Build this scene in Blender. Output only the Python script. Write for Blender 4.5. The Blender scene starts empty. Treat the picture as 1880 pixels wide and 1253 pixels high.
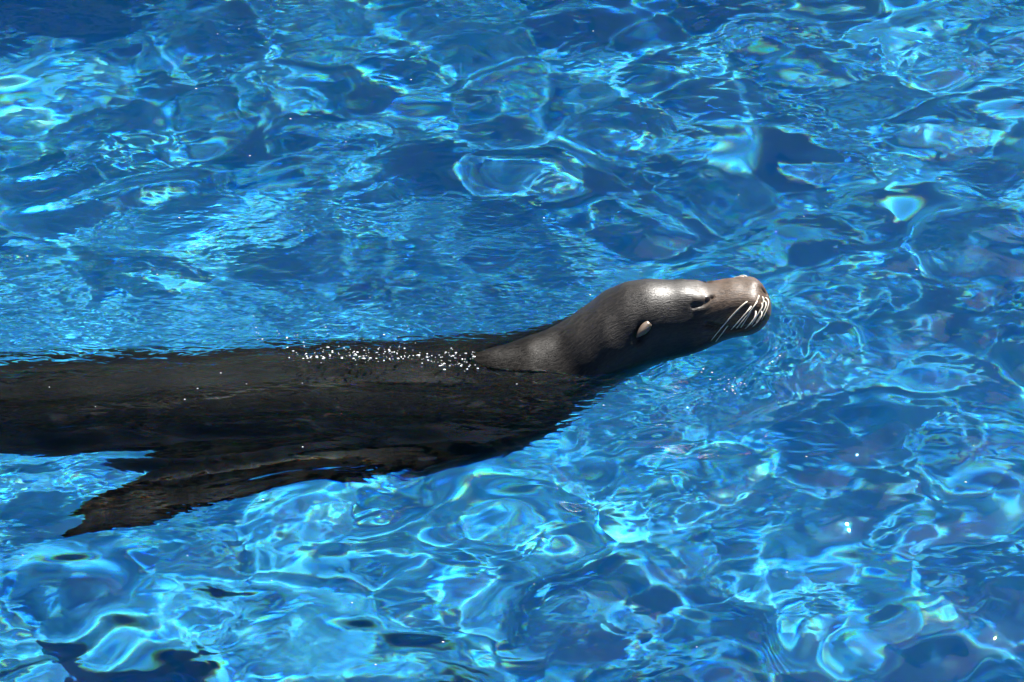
import bpy, bmesh, math, random
import numpy as np
from mathutils import Vector
from mathutils.bvhtree import BVHTree

sc = bpy.context.scene
C = sc.collection
R = math.radians
rng = np.random.default_rng(11)
random.seed(5)

# ------------------------------------------------------------------ camera
PITCH, DIST, FPX = R(33), 6.0, 5937.0
cam = bpy.data.cameras.new('camera'); cam_o = bpy.data.objects.new('camera', cam); C.objects.link(cam_o)
sc.camera = cam_o
cam.sensor_width = 36; cam.lens = FPX/1880*36; cam.clip_start = .05; cam.clip_end = 500
CAM = Vector((0, -DIST*math.cos(PITCH), DIST*math.sin(PITCH)))
cam_o.location = CAM; cam_o.rotation_euler = (R(90)-PITCH, 0, 0)

# ------------------------------------------------------------------ sky and sun
SUN_EL, SUN_AZ = R(48), R(27)          # azimuth measured from +Y (beyond) towards +X
w = bpy.data.worlds.new('World'); sc.world = w; w.use_nodes = True
nt = w.node_tree
sky = nt.nodes.new('ShaderNodeTexSky'); sky.sky_type = 'NISHITA'; sky.sun_disc = False
sky.sun_elevation = SUN_EL; sky.sun_rotation = SUN_AZ
sky.air_density = .36; sky.dust_density = .5; sky.ozone_density = 2.0
bg = nt.nodes['Background']; nt.links.new(sky.outputs[0], bg.inputs[0]); bg.inputs[1].default_value = .05
sun = bpy.data.lights.new('sun', 'SUN'); sun.energy = 5; sun.angle = R(.5); sun.color = (1, .96, .9)
sun.cycles.is_caustics_light = True
sun_o = bpy.data.objects.new('sun', sun); C.objects.link(sun_o)
SD = Vector((math.sin(SUN_AZ)*math.cos(SUN_EL), math.cos(SUN_AZ)*math.cos(SUN_EL), math.sin(SUN_EL)))
sun_o.rotation_euler = SD.to_track_quat('Z', 'Y').to_euler()
sun_o.location = SD*30
vs = sc.view_settings
vs.view_transform = 'Standard'; vs.look = 'None'; vs.gamma = 1; vs.use_curve_mapping = False
vs.exposure = 2.05
cy = sc.cycles
cy.max_bounces = 7; cy.diffuse_bounces = 2; cy.glossy_bounces = 3; cy.transmission_bounces = 6
cy.use_denoising = True
cy.use_adaptive_sampling = True; cy.adaptive_threshold = .02
cy.sample_clamp_indirect = 12

# ------------------------------------------------------------------ helpers
def pix(px, py, z=0.0):
    """point where the sight line of a photo pixel meets the level z"""
    f = Vector((0, math.cos(PITCH), -math.sin(PITCH))); u = Vector((0, math.sin(PITCH), math.cos(PITCH)))
    d = f + Vector((1, 0, 0))*((px-940)/FPX) + u*((626.5-py)/FPX)
    t = (z-CAM.z)/d.z
    return CAM + d*t
def pixdir(px, py):
    f = Vector((0, math.cos(PITCH), -math.sin(PITCH))); u = Vector((0, math.sin(PITCH), math.cos(PITCH)))
    return (f + Vector((1, 0, 0))*((px-940)/FPX) + u*((626.5-py)/FPX)).normalized()
def sstep(a, b, x):
    t = np.clip((x-a)/(b-a), 0, 1); return t*t*(3-2*t)
def spline(xs, ys):
    """smooth monotone-ish cubic through points"""
    xs = np.array(xs, float); ys = np.array(ys, float)
    d = np.diff(ys)/np.diff(xs); m = np.zeros_like(ys)
    m[1:-1] = (d[:-1]*np.diff(xs)[1:]+d[1:]*np.diff(xs)[:-1])/(xs[2:]-xs[:-2]); m[0] = d[0]; m[-1] = d[-1]
    def f(x):
        x = np.asarray(x, float)
        i = np.clip(np.searchsorted(xs, x)-1, 0, len(xs)-2); h = xs[i+1]-xs[i]; t = np.clip((x-xs[i])/h, 0, 1)
        return ((2*t**3-3*t**2+1)*ys[i]+(t**3-2*t**2+t)*h*m[i]+(-2*t**3+3*t**2)*ys[i+1]+(t**3-t**2)*h*m[i+1])
    return f
def mesh_np(name, V, F, smooth=True):
    me = bpy.data.meshes.new(name); V = np.asarray(V, np.float32); F = np.asarray(F, np.int32)
    me.vertices.add(len(V)); me.vertices.foreach_set('co', V.ravel())
    me.loops.add(F.size); me.loops.foreach_set('vertex_index', F.ravel())
    me.polygons.add(len(F)); me.polygons.foreach_set('loop_start', np.arange(0, F.size, F.shape[1], dtype=np.int32))
    me.update(calc_edges=True)
    if smooth: me.shade_smooth()
    return me
def obj(name, me, m=None, parent=None, **props):
    o = bpy.data.objects.new(name, me); C.objects.link(o)
    if m: me.materials.append(m)
    if parent: o.parent = parent
    for k, v in props.items(): o[k] = v
    return o
class M:
    """small node-building helper"""
    def __init__(s, name):
        s.m = bpy.data.materials.new(name); s.m.use_nodes = True; s.t = s.m.node_tree; s.t.nodes.clear()
        s.out = s.t.nodes.new('ShaderNodeOutputMaterial')
    def n(s, typ, ins={}, **kw):
        nd = s.t.nodes.new('ShaderNode'+typ)
        for k, v in kw.items(): setattr(nd, k, v)
        for k, v in ins.items():
            if hasattr(v, 'is_output'): s.t.links.new(v, nd.inputs[k])
            else: nd.inputs[k].default_value = v
        return nd
    def ramp(s, fac, stops):
        r = s.n('ValToRGB', {0: fac}); e = r.color_ramp.elements
        while len(e) < len(stops): e.new(.5)
        for el, (p, c) in zip(e, stops): el.position = p; el.color = (*c, 1) if len(c) == 3 else c
        return r.outputs[0]
    def surf(s, sock): s.t.links.new(sock, s.out.inputs['Surface'])

# ------------------------------------------------------------------ materials of the place
def mat_pool(name):
    k = M(name); tc = k.n('TexCoord').outputs['Object']
    n1 = k.n('TexNoise', {'Vector': tc, 'Scale': 1.1, 'Detail': 6, 'Roughness': .6}).outputs['Fac']
    n2 = k.n('TexNoise', {'Vector': tc, 'Scale': 9, 'Detail': 5, 'Roughness': .7}).outputs['Fac']
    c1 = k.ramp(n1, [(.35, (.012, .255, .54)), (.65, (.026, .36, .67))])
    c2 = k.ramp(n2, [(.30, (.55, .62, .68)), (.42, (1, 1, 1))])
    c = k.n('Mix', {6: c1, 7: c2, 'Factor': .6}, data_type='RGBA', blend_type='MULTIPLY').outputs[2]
    k.surf(k.n('BsdfPrincipled', {'Base Color': c, 'Roughness': .8}).outputs[0]); return k.m
def mat_deck():
    k = M('deck concrete'); tc = k.n('TexCoord').outputs['Object']
    n1 = k.n('TexNoise', {'Vector': tc, 'Scale': 3, 'Detail': 8, 'Roughness': .65}).outputs['Fac']
    c = k.ramp(n1, [(.3, (.24, .22, .2)), (.7, (.36, .34, .31))])
    b = k.n('Bump', {'Strength': .3, 'Distance': .01, 'Height': k.n('TexNoise', {'Vector': tc, 'Scale': 60, 'Detail': 4}).outputs['Fac']}).outputs[0]
    k.surf(k.n('BsdfPrincipled', {'Base Color': c, 'Roughness': .85, 'Normal': b}).outputs[0]); return k.m
def mat_water():
    """clear water; each sight line takes one wavelength, so edges split into faint colours as real water does"""
    k = M('pool water')
    pos = k.n('NewGeometry').outputs['Position']
    v = k.n('VectorMath', {0: pos, 'Scale': 7919.3}, operation='SCALE').outputs[0]
    wn = k.n('TexWhiteNoise', {'Vector': v}, noise_dimensions='3D').outputs['Value']
    ior = k.n('MapRange', {'Value': wn, 'To Min': 1.318, 'To Max': 1.350}).outputs[0]
    sp = k.ramp(wn, [(0, (1, 0, 0)), (.5, (0, 1, 0)), (1, (0, 0, 1))])
    sp = k.n('VectorMath', {0: sp, 1: (4*.93, 2, 4)}, operation='MULTIPLY').outputs[0]
    col = k.n('Mix', {'Factor': .88, 4: (.93, 1, 1), 5: sp}, data_type='VECTOR').outputs[1]
    # fine capillary ripples where the wake has stirred the skin of the water
    rp = k.n('Attribute', attribute_name='ripple').outputs['Fac']
    mp = k.n('Mapping', {'Vector': pos, 'Rotation': (0, 0, R(12)), 'Scale': (.42, 1, .3)}).outputs[0]
    n1 = k.n('TexNoise', {'Vector': mp, 'Scale': 62, 'Detail': 1.5, 'Roughness': .5, 'Distortion': .6}).outputs['Fac']
    h = k.n('Math', {0: n1, 1: rp}, operation='MULTIPLY').outputs[0]
    b = k.n('Bump', {'Strength': 1, 'Distance': .0045, 'Height': h}).outputs[0]
    # small wavelets everywhere on the open water
    mp2 = k.n('Mapping', {'Vector': pos, 'Rotation': (0, 0, R(-20)), 'Scale': (.75, 1, .3)}).outputs[0]
    n2 = k.n('TexNoise', {'Vector': mp2, 'Scale': 26, 'Detail': 1, 'Roughness': .4, 'Distortion': .8}).outputs['Fac']
    patch = k.n('TexNoise', {'Vector': pos, 'Scale': 5, 'Detail': 2}).outputs['Fac']
    patch = k.n('MapRange', {'Value': patch, 'From Min': .4, 'From Max': .65}).outputs[0]
    h2 = k.n('Math', {0: n2, 1: patch}, operation='MULTIPLY').outputs[0]
    b = k.n('Bump', {'Strength': 1, 'Distance': .0045, 'Height': h2, 'Normal': b}).outputs[0]
    g = k.n('BsdfGlass', {'Color': col, 'Roughness': 0, 'IOR': ior, 'Normal': b})
    k.surf(g.outputs[0]); return k.m

# ------------------------------------------------------------------ the pool
PX0, PX1, PY0, PY1, DEPTH = -9.0, 9.0, -4.2, 10.0, 1.0
m_pool, m_deck = mat_pool('blue pool paint'), mat_deck()
def quad_sheet(name, x0, x1, y0, y1, z, m, **kw):
    return obj(name, mesh_np(name, [(x0, y0, z), (x1, y0, z), (x1, y1, z), (x0, y1, z)], [(0, 1, 2, 3)], False), m, **kw)
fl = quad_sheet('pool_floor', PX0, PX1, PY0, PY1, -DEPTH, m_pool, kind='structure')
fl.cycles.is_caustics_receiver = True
def box_mesh(name, x0, x1, y0, y1, z0, z1, bev=0):
    bm = bmesh.new(); bmesh.ops.create_cube(bm, size=1)
    for v in bm.verts: v.co = ((x0+x1)/2+v.co.x*(x1-x0), (y0+y1)/2+v.co.y*(y1-y0), (z0+z1)/2+v.co.z*(z1-z0))
    if bev: bmesh.ops.bevel(bm, geom=bm.edges[:], offset=bev, segments=3, affect='EDGES')
    me = bpy.data.meshes.new(name); bm.to_mesh(me); bm.free(); return me
T = .3
for (a, b, c, d) in ((PX0-T, PX0, PY0-T, PY1+T), (PX1, PX1+T, PY0-T, PY1+T), (PX0, PX1, PY0-T, PY0), (PX0, PX1, PY1, PY1+T)):
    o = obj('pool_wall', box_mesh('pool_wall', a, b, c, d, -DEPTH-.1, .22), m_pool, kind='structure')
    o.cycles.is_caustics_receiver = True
for (a, b, c, d) in ((-60, PX0-.02, -60, 80), (PX1+.02, 60, -60, 80), (PX0-.02, PX1+.02, -60, PY0-.02), (PX0-.02, PX1+.02, PY1+.02, 80)):
    obj('pool_deck', box_mesh('pool_deck', a, b, c, d, .224, .35, .02), m_deck, kind='structure')

# ------------------------------------------------------------------ building beyond the far edge, mirrored in the water
def mat_plaster():
    k = M('tan plaster'); tc = k.n('TexCoord').outputs['Object']
    n1 = k.n('TexNoise', {'Vector': tc, 'Scale': .9, 'Detail': 8, 'Roughness': .65}).outputs['Fac']
    c = k.ramp(n1, [(.3, (.36, .28, .23)), (.7, (.46, .37, .31))])
    b = k.n('Bump', {'Strength': .3, 'Distance': .01, 'Height': k.n('TexNoise', {'Vector': tc, 'Scale': 40, 'Detail': 4}).outputs['Fac']}).outputs[0]
    k.surf(k.n('BsdfPrincipled', {'Base Color': c, 'Roughness': .85, 'Normal': b}).outputs[0]); return k.m
m_plaster = mat_plaster(); kk = M('dark glazing'); kk.surf(kk.n('BsdfPrincipled', {'Base Color': (.012, .014, .016, 1), 'Roughness': .12}).outputs[0]); m_glaze = kk.m
kk = M('grey metal trim'); kk.surf(kk.n('BsdfPrincipled', {'Base Color': (.12, .12, .125, 1), 'Roughness': .5, 'Metallic': .6}).outputs[0]); m_trim = kk.m
bld = bpy.data.objects.new('poolside_building', None); C.objects.link(bld); bld.location = (0, 11.6, .35)
bld['label'] = 'tan plaster building with dark windows beyond the far edge of the pool'; bld['category'] = 'building'
BX = [(-18.0, 3.4, 10.15), (3.4, 20.0, 7.0)]  # unseen left block: height and right edge shaped to shade the upper-left water
for x0, x1, hh in BX:
    obj('wall', box_mesh('wall', x0, x1, 0, 8, 0, hh), m_plaster, bld)
    obj('roof', box_mesh('roof', x0-.35 if x0 < 0 else x0+.003, x1+.35, -.45, 8.4, hh+.002, hh+.3, .03), m_trim, bld)
win = None
for x0, x1, hh in BX:
    for zf in np.arange(.9, hh-2, 3.2):
        for xf in np.arange(x0+1.0, x1-2.2, 2.7):
            if win is None:
                wf = box_mesh('window', 0, 1.7, -.06, .05, 0, 1.8, .01); wp = box_mesh('pane', .09, 1.61, -.075, -.062, .09, 1.71)
                wf.materials.append(m_trim); wp.materials.append(m_glaze); win = True
            f_ = bpy.data.objects.new('window', wf); C.objects.link(f_); f_.parent = bld; f_.location = (xf, 0, zf)
            p_ = bpy.data.objects.new('pane', wp); C.objects.link(p_); p_.parent = f_

# ------------------------------------------------------------------ sea lion: shape of the body along x
#        x      yc     zc   half width, half height above, below
SEC = [(-2.02, -.13, -.165, .035, .030, .030), (-1.90, -.13, -.165, .052, .043, .043), (-1.70, -.125, -.16, .068, .060, .060),
       (-1.45, -.12, -.155, .088, .082, .082), (-1.15, -.11, -.147, .105, .102, .102), (-.85, -.10, -.147, .122, .119, .119),
       (-.55, -.09, -.160, .142, .138, .138), (-.30, -.080, -.174, .160, .156, .156), (-.12, -.065, -.176, .168, .166, .166),
       (-.04, -.055, -.158, .165, .152, .156), (.026, -.044, -.141, .158, .145, .15), (.089, -.025, -.108, .145, .132, .14), (.121, -.012, -.079, .134, .125, .13),
       (.182, .008, -.030, .118, .118, .115), (.243, .020, 0.0, .100, .107, .098), (.303, .028, .0160, .083, .088, .075),
       (.354, .030, .024, .072, .074, .042), (.404, .030, .0465, .062, .060, .046), (.435, .030, .050, .056, .052, .045), (.478, .030, .053, .050, .047, .040)]
sx = [s[0] for s in SEC]
YC, ZC, HA, HB, HL = (spline(sx, [s[i] for s in SEC]) for i in (1, 2, 3, 4, 5))
X_NOSE, NOSE_R = .478, .048
def rad_scale(x):           # rounds the nose and the tail end
    t = np.clip((x-(X_NOSE-NOSE_R))/NOSE_R, 0, 1)
    u = np.clip((-1.99-x)/.03, 0, 1)
    return np.sqrt(np.maximum(1-t**2.4, 0))*np.sqrt(np.maximum(1-u**2, 0))
def body_top(x, y):
    q = (y-YC(x))/np.maximum(HA(x)*rad_scale(x), 1e-4)
    return np.where(np.abs(q) < 1, ZC(x)+HB(x)*rad_scale(x)*np.sqrt(np.maximum(1-q*q, 0)), -9)

def loft_body():
    xs = np.concatenate([np.linspace(-2.02, -.1, 130)[:-1], np.linspace(-.1, X_NOSE-NOSE_R, 190)[:-1],
                         X_NOSE-NOSE_R+NOSE_R*np.sin(np.linspace(0, np.pi/2, 34))])
    n = 168; th = np.linspace(0, 2*np.pi, n, endpoint=False)
    V = []
    for x in xs[1:-1]:
        r = float(rad_scale(x)); a, b = float(HA(x))*r, np.where(np.sin(th) > 0, float(HB(x)), float(HL(x)))*r
        V.append(np.stack([np.full(n, x), YC(x)+a*np.cos(th), ZC(x)+b*np.sin(th)], -1))
    k = len(V); V = np.concatenate(V); i = np.arange(k*n).reshape(k, n)
    a = i[:-1]; b = i[1:]
    F = np.stack([a, np.roll(a, -1, 1), np.roll(b, -1, 1), b], -1).reshape(-1, 4)
    bm = bmesh.new(); vs_ = [bm.verts.new(v) for v in V]
    for f in F: bm.faces.new([vs_[j] for j in f])
    for ring, x in ((i[0], xs[0]), (i[-1], xs[-1])):
        c = bm.verts.new((x, float(YC(x)), float(ZC(x)))); r = list(ring)
        for j in range(n): bm.faces.new([vs_[r[j]], c, vs_[r[(j+1) % n]]])
    bmesh.ops.recalc_face_normals(bm, faces=bm.faces[:])
    me = bpy.data.meshes.new('body'); bm.to_mesh(me); bm.free(); return me
def loft_flipper(secs, n=40, steps=46):
    """secs: rows of (leading point, trailing point, thickness); a closed lens-section blade"""
    t = np.linspace(0, 1, len(secs)); tt = np.linspace(0, 1, steps)
    L = [spline(t, [s[0][i] for s in secs])(tt) for i in range(3)]; Tr = [spline(t, [s[1][i] for s in secs])(tt) for i in range(3)]
    th = spline(t, [s[2] for s in secs])(tt)
    bm = bmesh.new(); rings = []
    ph = np.linspace(0, 2*np.pi, n, endpoint=False)
    for q in range(steps):
        A = np.array([L[i][q] for i in range(3)]); B = np.array([Tr[i][q] for i in range(3)])
        q2 = min(q+1, steps-1); q1 = max(q-1, 0)
        span = np.array([(L[i][q2]+Tr[i][q2]-L[i][q1]-Tr[i][q1]) for i in range(3)]); ch = B-A
        nn = np.cross(ch, span); nn /= np.linalg.norm(nn)+1e-9
        r = []
        for p in ph:
            s = .5-.5*math.cos(p); thick = th[q]*math.sin(p)*(1-.55*s)
            r.append(bm.verts.new(A+ch*s+nn*thick))
        rings.append(r)
    for a, b in zip(rings[:-1], rings[1:]):
        for j in range(n): bm.faces.new([a[j], a[(j+1) % n], b[(j+1) % n], b[j]])
    bm.faces.new(rings[0]); bm.faces.new(rings[-1][::-1])
    bmesh.ops.recalc_face_normals(bm, faces=bm.faces[:])
    me = bpy.data.meshes.new('flipper'); bm.to_mesh(me); bm.free(); return me
FORE = [((.06, -.06, -.20), (-.30, -.06, -.20), .055), ((.02, -.17, -.185), (-.40, -.13, -.17), .050),
        ((-.12, -.25, -.175), (-.50, -.15, -.165), .036), ((-.34, -.325, -.17), (-.585, -.20, -.165), .026),
        ((-.56, -.395, -.18), (-.675, -.285, -.175), .018), ((-.70, -.445, -.19), (-.75, -.375, -.185), .011), ((-.785, -.472, -.2), (-.80, -.45, -.2), .004)]
def mirror(secs):
    return [((l[0], 2*float(YC(l[0]))-l[1]-.35*(-.1-l[1]), l[2]-.9*(-.1-l[1])), (t[0], 2*float(YC(t[0]))-t[1]-.35*(-.1-t[1]), t[2]-.9*(-.1-t[1])), th) for l, t, th in secs]
def hind(s):
    return [((-1.86, -.20+s*.03, -.2), (-1.96, -.2+s*.0, -.2), .03), ((-2.05, -.2+s*.085, -.205), (-2.06, -.2+s*.01, -.205), .022),
            ((-2.22, -.2+s*.15, -.22), (-2.2, -.2+s*.03, -.215), .012), ((-2.36, -.2+s*.19, -.23), (-2.31, -.2+s*.06, -.225), .004)]
def build_body():
    me = loft_body(); o = bpy.data.objects.new('tmp', me); C.objects.link(o)
    tmp = [o]
    for s in (FORE, mirror(FORE), hind(1), hind(-1)):
        f = bpy.data.objects.new('tmpf', loft_flipper(s)); C.objects.link(f); tmp.append(f)
        md = o.modifiers.new('u', 'BOOLEAN'); md.operation = 'UNION'; md.object = f; md.solver = 'EXACT'
    dg = bpy.context.evaluated_depsgraph_get(); dg.update()
    out = bpy.data.meshes.new_from_object(o.evaluated_get(dg))
    for t in tmp:
        m0 = t.data; bpy.data.objects.remove(t); bpy.data.meshes.remove(m0)
    out.name = 'body'; return out
body_me = build_body()

def bvh_of(me):
    vs_ = [v.co.copy() for v in me.vertices]; return BVHTree.FromPolygons(vs_, [tuple(p.vertices) for p in me.polygons])
tree = bvh_of(body_me)
def on_body(px, py):
    hit = tree.ray_cast(CAM, pixdir(px, py))
    return np.array(hit[0]), np.array(hit[1])
def flip(p): return np.array([p[0], 2*float(YC(p[0]))-p[1], p[2]])
nv = len(body_me.vertices); P = np.zeros(nv*3, np.float32); body_me.vertices.foreach_get('co', P); P = P.reshape(-1, 3).astype(float)
NR = np.zeros(nv*3, np.float32); body_me.vertices.foreach_get('normal', NR); NR = NR.reshape(-1, 3).astype(float)
def seg_d(P, a, b):
    ab = b-a; t = np.clip(((P-a)@ab)/(ab@ab), 0, 1); return np.linalg.norm(P-(a+t[:, None]*ab), axis=1), t
D = np.zeros(nv)
head = P[:, 0] > -.05
def bump(p, amt, rad):
    for q in (p, flip(p)):
        D[:] += amt*np.exp(-(np.linalg.norm(P-q, axis=1)/rad)**2)
def groove(pts, amt, rad):
    for fl_ in (False, True):
        pp = [flip(p) if fl_ else p for p in pts]; d = np.full(nv, 9.)
        for a, b in zip(pp[:-1], pp[1:]): d = np.minimum(d, seg_d(P, a, b)[0])
        D[:] += amt*np.exp(-(d/rad)**2)
eye, _ = on_body(1292, 556)
bump(on_body(1264, 543)[0], .0055, .026)          # brow
bump(on_body(1283, 549)[0], .003, .012)
bump(on_body(1268, 590)[0], -.004, .034)         # hollow of the cheek below the eye
bump(on_body(1330, 530)[0], -.003, .024)         # dip between brow and muzzle
groove([on_body(1272, 563)[0], on_body(1290, 560)[0], on_body(1306, 547)[0]], -.0045, .0036)   # closed eyelids
groove([on_body(1282, 569)[0], on_body(1300, 562)[0], on_body(1309, 552)[0]], .0012, .006)
bump(on_body(1383, 560)[0], .009, .026)          # whisker pads
bump(on_body(1385, 530)[0], .003, .016)
mouth = [on_body(*q)[0] for q in ((1396, 585), (1378, 600), (1352, 606), (1325, 603), (1300, 596))]
groove(mouth, -.007, .0045)
groove([on_body(1398, 533)[0], on_body(1404, 540)[0]], -.008, .004)     # nostril
groove([on_body(1172, 622)[0], on_body(1180, 604)[0]], -.008, .009)     # behind the ear
# folds of the neck and low lumps of fat under the skin
fx = P[:, 0]; D += head*.0016*np.sin((fx*1.0+P[:, 2]*.8)*95)*sstep(.0, .08, fx)*(1-sstep(.2, .26, fx))*.35
D += .0025*np.sin(P[:, 0]*21+P[:, 2]*17)*np.sin(P[:, 1]*26+P[:, 0]*9)
ridge = sstep(-.13, -.03, P[:, 0])*(1-sstep(.03, .1, P[:, 0]))*np.exp(-((P[:, 1]-YC(P[:, 0]))/(.03+.25*np.clip(P[:, 0]+.08, 0, .1)))**2)*(NR[:, 2] > 0)
D += .015*ridge
P2 = P+NR*D[:, None]
body_me.vertices.foreach_set('co', P2.astype(np.float32).ravel()); body_me.update(); body_me.shade_smooth()
# coat coordinates: along the body, round the body
xs_ = np.linspace(-2.4, .5, 600); arc = np.concatenate([[0], np.cumsum(np.hypot(np.diff(xs_), np.diff(ZC(xs_))))])
S_ = np.interp(P[:, 0], xs_, arc); th = np.arctan2(P[:, 2]-ZC(P[:, 0]), P[:, 1]-YC(P[:, 0]))
att = body_me.attributes.new('coat', 'FLOAT_VECTOR', 'POINT')
att.data.foreach_set('vector', np.stack([S_, np.cos(th)*.15, np.sin(th)*.15], -1).astype(np.float32).ravel())
eyed = np.minimum(np.linalg.norm(P-eye, axis=1), np.linalg.norm(P-flip(eye), axis=1))
snout = sstep(.315, .40, P[:, 0])
att = body_me.attributes.new('snout', 'FLOAT', 'POINT'); att.data.foreach_set('value', snout.astype(np.float32))

att = body_me.attributes.new('wet', 'FLOAT', 'POINT'); att.data.foreach_set('value', (1-sstep(.02, .19, P[:, 0]+.6*(P[:, 2])+.012*np.sin(P[:, 0]*140)*np.sin(P[:, 1]*170))).astype(np.float32))
def mat_coat():
    k = M('wet dark fur')
    at = k.n('Attribute', attribute_name='coat').outputs['Vector']; sn = k.n('Attribute', attribute_name='snout').outputs['Fac']
    big = k.n('TexNoise', {'Vector': at, 'Scale': 16, 'Detail': 4, 'Roughness': .6}).outputs['Fac']
    mp = k.n('Mapping', {'Vector': at, 'Scale': (.38, 1, 1)}).outputs[0]
    st = k.n('TexNoise', {'Vector': mp, 'Scale': 230, 'Detail': 4, 'Roughness': .7, 'Distortion': .5}).outputs['Fac']
    c1 = k.ramp(big, [(.3, (.0045, .0043, .0044)), (.7, (.0125, .0113, .0105))])
    c2 = k.ramp(big, [(.3, (.028, .018, .012)), (.7, (.066, .044, .030))])
    c = k.n('Mix', {6: c1, 7: c2, 'Factor': sn}, data_type='RGBA').outputs[2]
    s2 = k.ramp(st, [(.38, (.18, .18, .18)), (.64, (2.3, 2.2, 2.05))])
    c = k.n('Mix', {6: c, 7: s2, 'Factor': .75}, data_type='RGBA', blend_type='MULTIPLY').outputs[2]
    wt = k.n('Attribute', attribute_name='wet').outputs['Fac']      # soaked fur is darker
    c = k.n('Mix', {6: c, 7: (.36, .35, .35, 1), 'Factor': wt}, data_type='RGBA', blend_type='MULTIPLY').outputs[2]
    b = k.n('Bump', {'Strength': .5, 'Distance': .0025, 'Height': st}).outputs[0]
    b2 = k.n('Bump', {'Strength': .25, 'Distance': .0025, 'Height': st}).outputs[0]
    rg = k.n('MapRange', {'Value': st, 'From Min': .3, 'From Max': .7, 'To Min': .34, 'To Max': .6}).outputs[0]
    k.surf(k.n('BsdfPrincipled', {'Base Color': c, 'Roughness': rg, 'Normal': b, 'Sheen Weight': k.n('MapRange', {'Value': wt, 'To Min': .03, 'To Max': 0}).outputs[0], 'Sheen Roughness': .4,
                                  'Specular IOR Level': k.n('MapRange', {'Value': wt, 'To Min': .22, 'To Max': .07}).outputs[0], 'Coat Weight': k.n('MapRange', {'Value': wt, 'To Min': .2, 'To Max': 0}).outputs[0], 'Coat Roughness': .24, 'Coat Normal': b2}).outputs[0]); return k.m
def mat_plain(name, c, rough=.4, **kw):
    k = M(name); tc = k.n('TexCoord').outputs['Object']
    n = k.n('TexNoise', {'Vector': tc, 'Scale': 180, 'Detail': 4}).outputs['Fac']
    col = k.ramp(n, [(.3, tuple(v*.75 for v in c)), (.7, tuple(min(1, v*1.2) for v in c))])
    k.surf(k.n('BsdfPrincipled', {'Base Color': col, 'Roughness': rough, **kw}).outputs[0]); return k.m
m_coat = mat_coat(); m_ear = mat_plain('ear skin', (.115, .082, .06), .45); m_eye = mat_plain('eye', (.012, .009, .008), .08)
m_whisk = mat_plain('whisker', (.62, .56, .46), .35)

lion = bpy.data.objects.new('sea_lion', None); C.objects.link(lion)
lion['label'] = 'dark brown sea lion swimming with its head raised above the blue pool water'; lion['category'] = 'sea lion'
lion.location = (0, 0, 0)
body = obj('body', body_me, m_coat, lion)
body.cycles.is_caustics_receiver = True
tree = bvh_of(body_me)

def tube(pts, radii, n=8):
    bm = bmesh.new(); rings = []
    for i, p in enumerate(pts):
        t = (pts[min(i+1, len(pts)-1)]-pts[max(i-1, 0)]).normalized()
        a = t.cross(Vector((0.3, .2, 1))).normalized(); b = t.cross(a)
        rings.append([bm.verts.new(p+(a*math.cos(q)+b*math.sin(q))*radii[i]) for q in np.linspace(0, 2*np.pi, n, endpoint=False)])
    for r1, r2 in zip(rings[:-1], rings[1:]):
        for j in range(n): bm.faces.new([r1[j], r1[(j+1) % n], r2[(j+1) % n], r2[j]])
    bm.faces.new(rings[0]); bm.faces.new(rings[-1][::-1])
    bmesh.ops.recalc_face_normals(bm, faces=bm.faces[:])
    me = bpy.data.meshes.new('tube'); bm.to_mesh(me); bm.free(); me.shade_smooth(); return me
# eyes: a wet sliver between the lids
for s in (0, 1):
    p, nrm = on_body(1299, 553)
    if s: p = flip(p); nrm = nrm*np.array([1, -1, 1])
    bm = bmesh.new(); bmesh.ops.create_uvsphere(bm, u_segments=24, v_segments=16, radius=.011)
    me = bpy.data.meshes.new('eye'); bm.to_mesh(me); bm.free(); me.shade_smooth()
    o = obj('eye', me, m_eye, lion); o.location = Vector(p)-Vector(nrm)*.0088
# ears: small furled flap, pointing back and down
def ear(sgn):
    p, nrm = on_body(1190, 596); tip, n2 = on_body(1166, 622)
    p, tip, nrm = Vector(p), Vector(tip), Vector(nrm)
    ax = (tip-p); L = ax.length; ax.normalize(); side = nrm.cross(ax).normalized()
    bm = bmesh.new(); rings = []
    for t in np.linspace(0, 1, 12):
        wv = .0085*math.sin(math.pi*(.14+.86*t)**.9)**.8*(1-.15*t)+.0008
        lift = .002+.009*math.sin(t*math.pi*.6)
        c = p-ax*.004+ax*(L*1.02*t)+nrm*lift
        rings.append([bm.verts.new(c+side*(wv*math.cos(q))+nrm*(.0042*math.sin(q)*(1-.5*t)-.004*math.cos(q)**2)) for q in np.linspace(0, 2*np.pi, 14, endpoint=False)])
    for r1, r2 in zip(rings[:-1], rings[1:]):
        for j in range(14): bm.faces.new([r1[j], r1[(j+1) % 14], r2[(j+1) % 14], r2[j]])
    bm.faces.new(rings[0]); bm.faces.new(rings[-1][::-1])
    bmesh.ops.recalc_face_normals(bm, faces=bm.faces[:])
    if sgn:
        for v in bm.verts: v.co = Vector(flip(np.array(v.co)))-Vector((0, .004, .014))
        bmesh.ops.reverse_faces(bm, faces=bm.faces[:])
    me = bpy.data.meshes.new('ear'); bm.to_mesh(me); bm.free(); me.shade_smooth(); return me
for s in (0, 1): obj('ear', ear(s), m_ear, lion)
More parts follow.
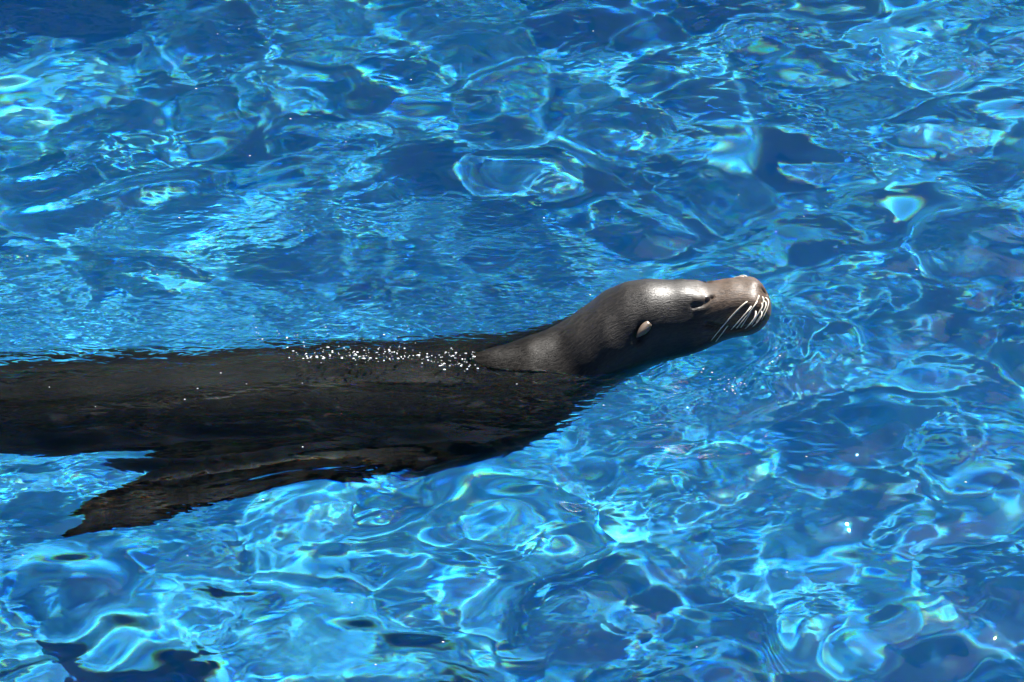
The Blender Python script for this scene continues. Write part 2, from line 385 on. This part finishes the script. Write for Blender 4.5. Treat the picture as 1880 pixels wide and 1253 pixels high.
# whiskers: rooted in the pads, swept back and down
WH = [((1374, 552), (1306, 625), .016), ((1384, 542), (1314, 628), .022), ((1380, 562), (1342, 606), .014), ((1391, 552), (1352, 603), .018),
      ((1394, 541), (1360, 602), .024), ((1399, 556), (1373, 598), .018), ((1400, 544), (1380, 597), .024), ((1403, 552), (1388, 592), .022),
      ((1405, 546), (1398, 588), .024), ((1388, 571), (1368, 604), .012), ((1396, 568), (1382, 600), .014)]
for k_, (a, b, off) in enumerate(WH):
    p, nrm = on_body(*a)
    e = np.array(pix(*b, 0.0)); 
    d = np.array(pixdir(*b)); t = (p[1]-off*1.8-CAM.y)/d[1]; e = np.array(CAM)+d*t      # tip a little outside the cheek
    for s in ((0, 1) if a[1] >= 552 and a[0] < 1385 else (0,)):
        q0, n0, e0 = p, nrm, e
        if s: q0, n0, e0 = flip(p), nrm*np.array([1, -1, 1]), flip(e)
        A = Vector(q0)-Vector(n0)*.003; B = Vector(q0)+Vector(n0)*.022+(Vector(e0)-Vector(q0))*.25; Cc = Vector(e0)
        pts = [A*(1-t)**2+B*(2*t*(1-t))+Cc*t*t for t in np.linspace(0, 1, 10)]
        obj('whisker', tube(pts, list(np.linspace(.0017, .0006, 10)), 6), m_whisk, lion)

# ------------------------------------------------------------------ the water surface
def axis(lo, d0, d1, hi, m0, m1, fine, mid):
    a = [np.arange(d0, d1, fine)]
    if m0 < d0: a.insert(0, np.arange(m0, d0-mid*.5, mid))
    if m1 > d1: a.append(np.arange(d1+mid*.3, m1, mid))
    def grow(start, end, sgn):
        out = []; x = start; s = mid*1.4
        while (end-x)*sgn > s*1.5: x += sgn*s; out.append(x); s = min(s*1.06, .12)
        out.append(end); return np.array(out)
    a.insert(0, grow(min(m0, d0), lo, -1)[::-1]); a.append(grow(max(m1, d1), hi, 1))
    return np.concatenate(a)
gx = axis(PX0, -1.1, 1.12, PX1, -2.2, 2.6, .0046, .009)
gy = axis(PY0, -1.05, 1.48, PY1, -2.0, 4.2, .0046, .009)
X, Y = np.meshgrid(gx, gy)
H = np.zeros_like(X)
# ambient chop: many small crossing waves
def chop(X, Y, n, l0, octs, slope, spread=None, seed=0):
    g = np.random.default_rng(seed); h = np.zeros_like(X)
    for i in range(n):
        lam = l0*2**(g.random()*octs); k = 2*np.pi/lam; a = g.random()*2*np.pi
        h += slope*math.sqrt(2/n)/k*np.sin(k*(X*math.cos(a)+Y*math.sin(a))+g.random()*6.283)
    return h
def warp(X, Y, amt, seed):
    return X+chop(X, Y, 6, .7, 1.5, amt*9, seed=seed), Y+chop(X, Y, 6, .7, 1.5, amt*9, seed=seed+1)
far_amp = .97+.14*np.clip(chop(X, Y, 8, 1.3, 1.2, 3.2, seed=31)/.35, -1, 1)
ambient = chop(X, Y, 72, .092, 2.3, .113, seed=3)*far_amp*(1+.3*(1-sstep(.0, .5, Y)))
ambient += chop(X, Y, 40, .06, 1.0, .05, seed=5)*(1-sstep(.0, .4, Y))*sstep(-1.3, -1.0, Y)
# the animal's wake: calmer water inside an outline
def world(pts, z=0): return np.array([tuple(pix(a, b, z))[:2] for a, b in pts])
WAKE = world([(1390, 512), (1470, 545), (1515, 600), (1500, 660), (1430, 730), (1300, 790), (1100, 835), (820, 870), (560, 905), (280, 1000), (60, 1040), (-300, 1080),
              (-500, 560), (-200, 470), (40, 410), (250, 375), (480, 352), (760, 345), (930, 350), (1040, 400), (1120, 450), (1200, 490), (1300, 500)])
def poly_sdf(X, Y, poly):
    d = np.full(X.shape, 9.0); ins = np.zeros(X.shape, bool)
    for (x0, y0), (x1, y1) in zip(poly, np.roll(poly, -1, 0)):
        ex, ey = x1-x0, y1-y0; t = np.clip(((X-x0)*ex+(Y-y0)*ey)/(ex*ex+ey*ey), 0, 1)
        d = np.minimum(d, np.hypot(X-x0-t*ex, Y-y0-t*ey))
        ins ^= ((y0 > Y) != (y1 > Y)) & (X < (x1-x0)*(Y-y0)/(y1-y0+1e-12)+x0)
    return np.where(ins, -d, d)
def line_d(X, Y, pts):
    d = np.full(X.shape, 9.0); s = np.zeros(X.shape)
    for (x0, y0), (x1, y1) in zip(pts[:-1], pts[1:]):
        ex, ey = x1-x0, y1-y0; t = np.clip(((X-x0)*ex+(Y-y0)*ey)/(ex*ex+ey*ey), 0, 1)
        cx, cyy = X-x0-t*ex, Y-y0-t*ey; dd = np.hypot(cx, cyy); sg = np.sign(cx*ey-cyy*ex)
        m = dd < d; d = np.where(m, dd, d); s = np.where(m, sg, s)
    return d*np.where(s == 0, 1, s)
iy = (gy > -2.2) & (gy < 2.0); ix = (gx > -2.6) & (gx < 1.8)
sub = np.ix_(iy, ix); Xs, Ys = X[sub], Y[sub]
sd = poly_sdf(Xs, Ys, WAKE)
calm = np.zeros_like(X); calm[sub] = 1-sstep(-.09, .03, sd)
H += ambient*(1-.72*calm)
rip = np.zeros_like(X)
# bow wave rolled up in front of the chest, opening to both sides
BOW = world([(1440, 600), (1448, 640), (1415, 685), (1340, 728), (1230, 768), (1080, 800), (900, 822), (700, 850)])
dbow = line_d(Xs, Ys, BOW)+chop(Xs, Ys, 20, .05, 2.2, .9, seed=51)
bowx = sstep(.02, .28, Xs)
h = .009*np.exp(-(dbow/.018)**2)*bowx + .0011*np.cos(dbow*2*np.pi/.03)*np.exp(-(dbow/.06)**2)*bowx
# long folds of water running back along the flank
for pts, am, wd in (([(1120, 792), (700, 770), (300, 778), (-300, 800)], .010, .030), ([(980, 800), (620, 800), (330, 842), (-100, 900)], .009, .028),
                    ([(760, 845), (500, 880), (250, 925), (-50, 985)], .008, .03), ([(1250, 500), (1000, 470), (700, 470), (300, 500), (-200, 560)], .006, .06),
                    ([(1240, 440), (1000, 320), (600, 300), (250, 350), (-200, 480)], .012, .06), ([(1100, 330), (700, 255), (300, 270), (-100, 400)], .011, .06),
                    ([(900, 640), (600, 590), (250, 490), (-200, 430)], .008, .045), ([(860, 668), (600, 640), (300, 625), (-200, 610)], .006, .03)):
    L_ = world(pts); dl = line_d(Xs, Ys, L_)
    near = pts[0][1] > 700
    am = am*((1-sstep(-.45, .15, Xs)) if near else 1)
    dl = dl+(chop(Xs, Ys, 16, .09, 1.8, .35, seed=int(pts[0][0])) if near else 0)
    h += am*np.exp(-(dl/wd)**2)-.5*am*np.exp(-(dl/(wd*2.2))**2)
H[sub] += h
# hump of water carried over the back
ub = Ys-YC(Xs)
h = .020*np.exp(-(np.where(ub < 0, ub/.13, ub/.09))**2)*(1-sstep(-.34, -.06, Xs))
h += .0055*np.sin(ub*2*np.pi/.085+3*Xs+2*np.sin(5*Xs))*np.exp(-((ub+.1)/.13)**2)*(1-sstep(-.2, .15, Xs))
H[sub] += h
# water drawn up over the back and against the neck
top = body_top(Xs, Ys); cov = 1-sstep(-.18, -.08, Xs)
lift = np.logaddexp(0, (top+.007-H[sub])/.004)*.004
H[sub] += cov*np.minimum(lift, .05)
f = top-H[sub]
H[sub] += (1-cov)*.0022*np.exp(-(np.clip(-f, 0, 1)/.012)**2)*(top > -5)
# ripple mask
wob = np.clip(.5+chop(Xs, Ys, 14, .12, 2.0, 1.0, seed=77)/.035, 0, 1)
back = np.exp(-(np.maximum(np.abs(Ys-YC(Xs))-.16, 0)/.05)**2)*(1-sstep(.1, .25, Xs))
flank = 1-.6*np.exp(-((ub+.28)/.12)**2)*(1-sstep(-.1, .1, Xs))
rip[sub] = calm[sub]*(.2+.5*wob)*flank+1.3*back*calm[sub]
GL = world([(480, 668), (640, 662), (760, 660), (860, 664)]); gd = np.abs(line_d(Xs, Ys, GL))
rip[sub] += 1.6*np.exp(-(gd/.022)**2)
rip += 0*np.clip(chop(X, Y, 14, .25, 1.5, 1.0, seed=91)/.06, 0, 1)*(1-calm)
n_y, n_x = X.shape; idx = np.arange(n_y*n_x).reshape(n_y, n_x)
F = np.stack([idx[:-1, :-1], idx[:-1, 1:], idx[1:, 1:], idx[1:, :-1]], -1).reshape(-1, 4)
w_me = mesh_np('pool_water', np.stack([X, Y, H], -1).reshape(-1, 3), F)
a_ = w_me.attributes.new('ripple', 'FLOAT', 'POINT'); a_.data.foreach_set('value', rip.astype(np.float32).ravel())
water = obj('pool_water', w_me, mat_water(), kind='structure')
water.cycles.is_caustics_caster = True
# ------------------------------------------------------------------ white beads modelled for sun glitter on the water, plus a little foam
from math import floor
def h_at(x, y):
    i = int(np.clip(np.searchsorted(gx, x), 0, n_x-1)); j = int(np.clip(np.searchsorted(gy, y), 0, n_y-1)); return H[j, i]
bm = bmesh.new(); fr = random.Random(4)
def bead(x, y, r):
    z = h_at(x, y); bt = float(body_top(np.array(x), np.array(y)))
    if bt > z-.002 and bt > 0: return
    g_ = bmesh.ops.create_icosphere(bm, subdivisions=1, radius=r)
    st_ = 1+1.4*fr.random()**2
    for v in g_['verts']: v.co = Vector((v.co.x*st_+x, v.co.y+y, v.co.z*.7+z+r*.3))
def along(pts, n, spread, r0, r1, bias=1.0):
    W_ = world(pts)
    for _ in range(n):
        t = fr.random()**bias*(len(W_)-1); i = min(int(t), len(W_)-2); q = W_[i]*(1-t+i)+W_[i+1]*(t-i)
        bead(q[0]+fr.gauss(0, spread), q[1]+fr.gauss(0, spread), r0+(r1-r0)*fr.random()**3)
along([(560, 672), (650, 664), (720, 658), (800, 662), (868, 664)], 210, .015, .0006, .0021)  # sun sparkle along the back, put in as white beads
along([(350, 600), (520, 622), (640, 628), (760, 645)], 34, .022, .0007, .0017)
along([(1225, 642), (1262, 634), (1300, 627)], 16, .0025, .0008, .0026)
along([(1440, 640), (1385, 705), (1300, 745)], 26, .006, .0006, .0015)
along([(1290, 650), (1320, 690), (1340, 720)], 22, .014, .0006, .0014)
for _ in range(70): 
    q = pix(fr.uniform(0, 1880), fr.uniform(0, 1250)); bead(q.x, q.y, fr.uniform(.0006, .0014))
f_me = bpy.data.meshes.new('froth_glints'); bm.to_mesh(f_me); bm.free(); f_me.shade_smooth()
m_froth_glints = mat_plain('froth_glints', (.82, .84, .86), .15)
obj('froth_glints', f_me, m_froth_glints, kind='stuff', label='white beads standing in for sun glints, with a little foam, on the water beside the sea lion', category='froth_glints')
water['quads'] = len(F); assert len(F)*2+len(body_me.polygons)*2 < 3000000, len(F)
del water['quads']
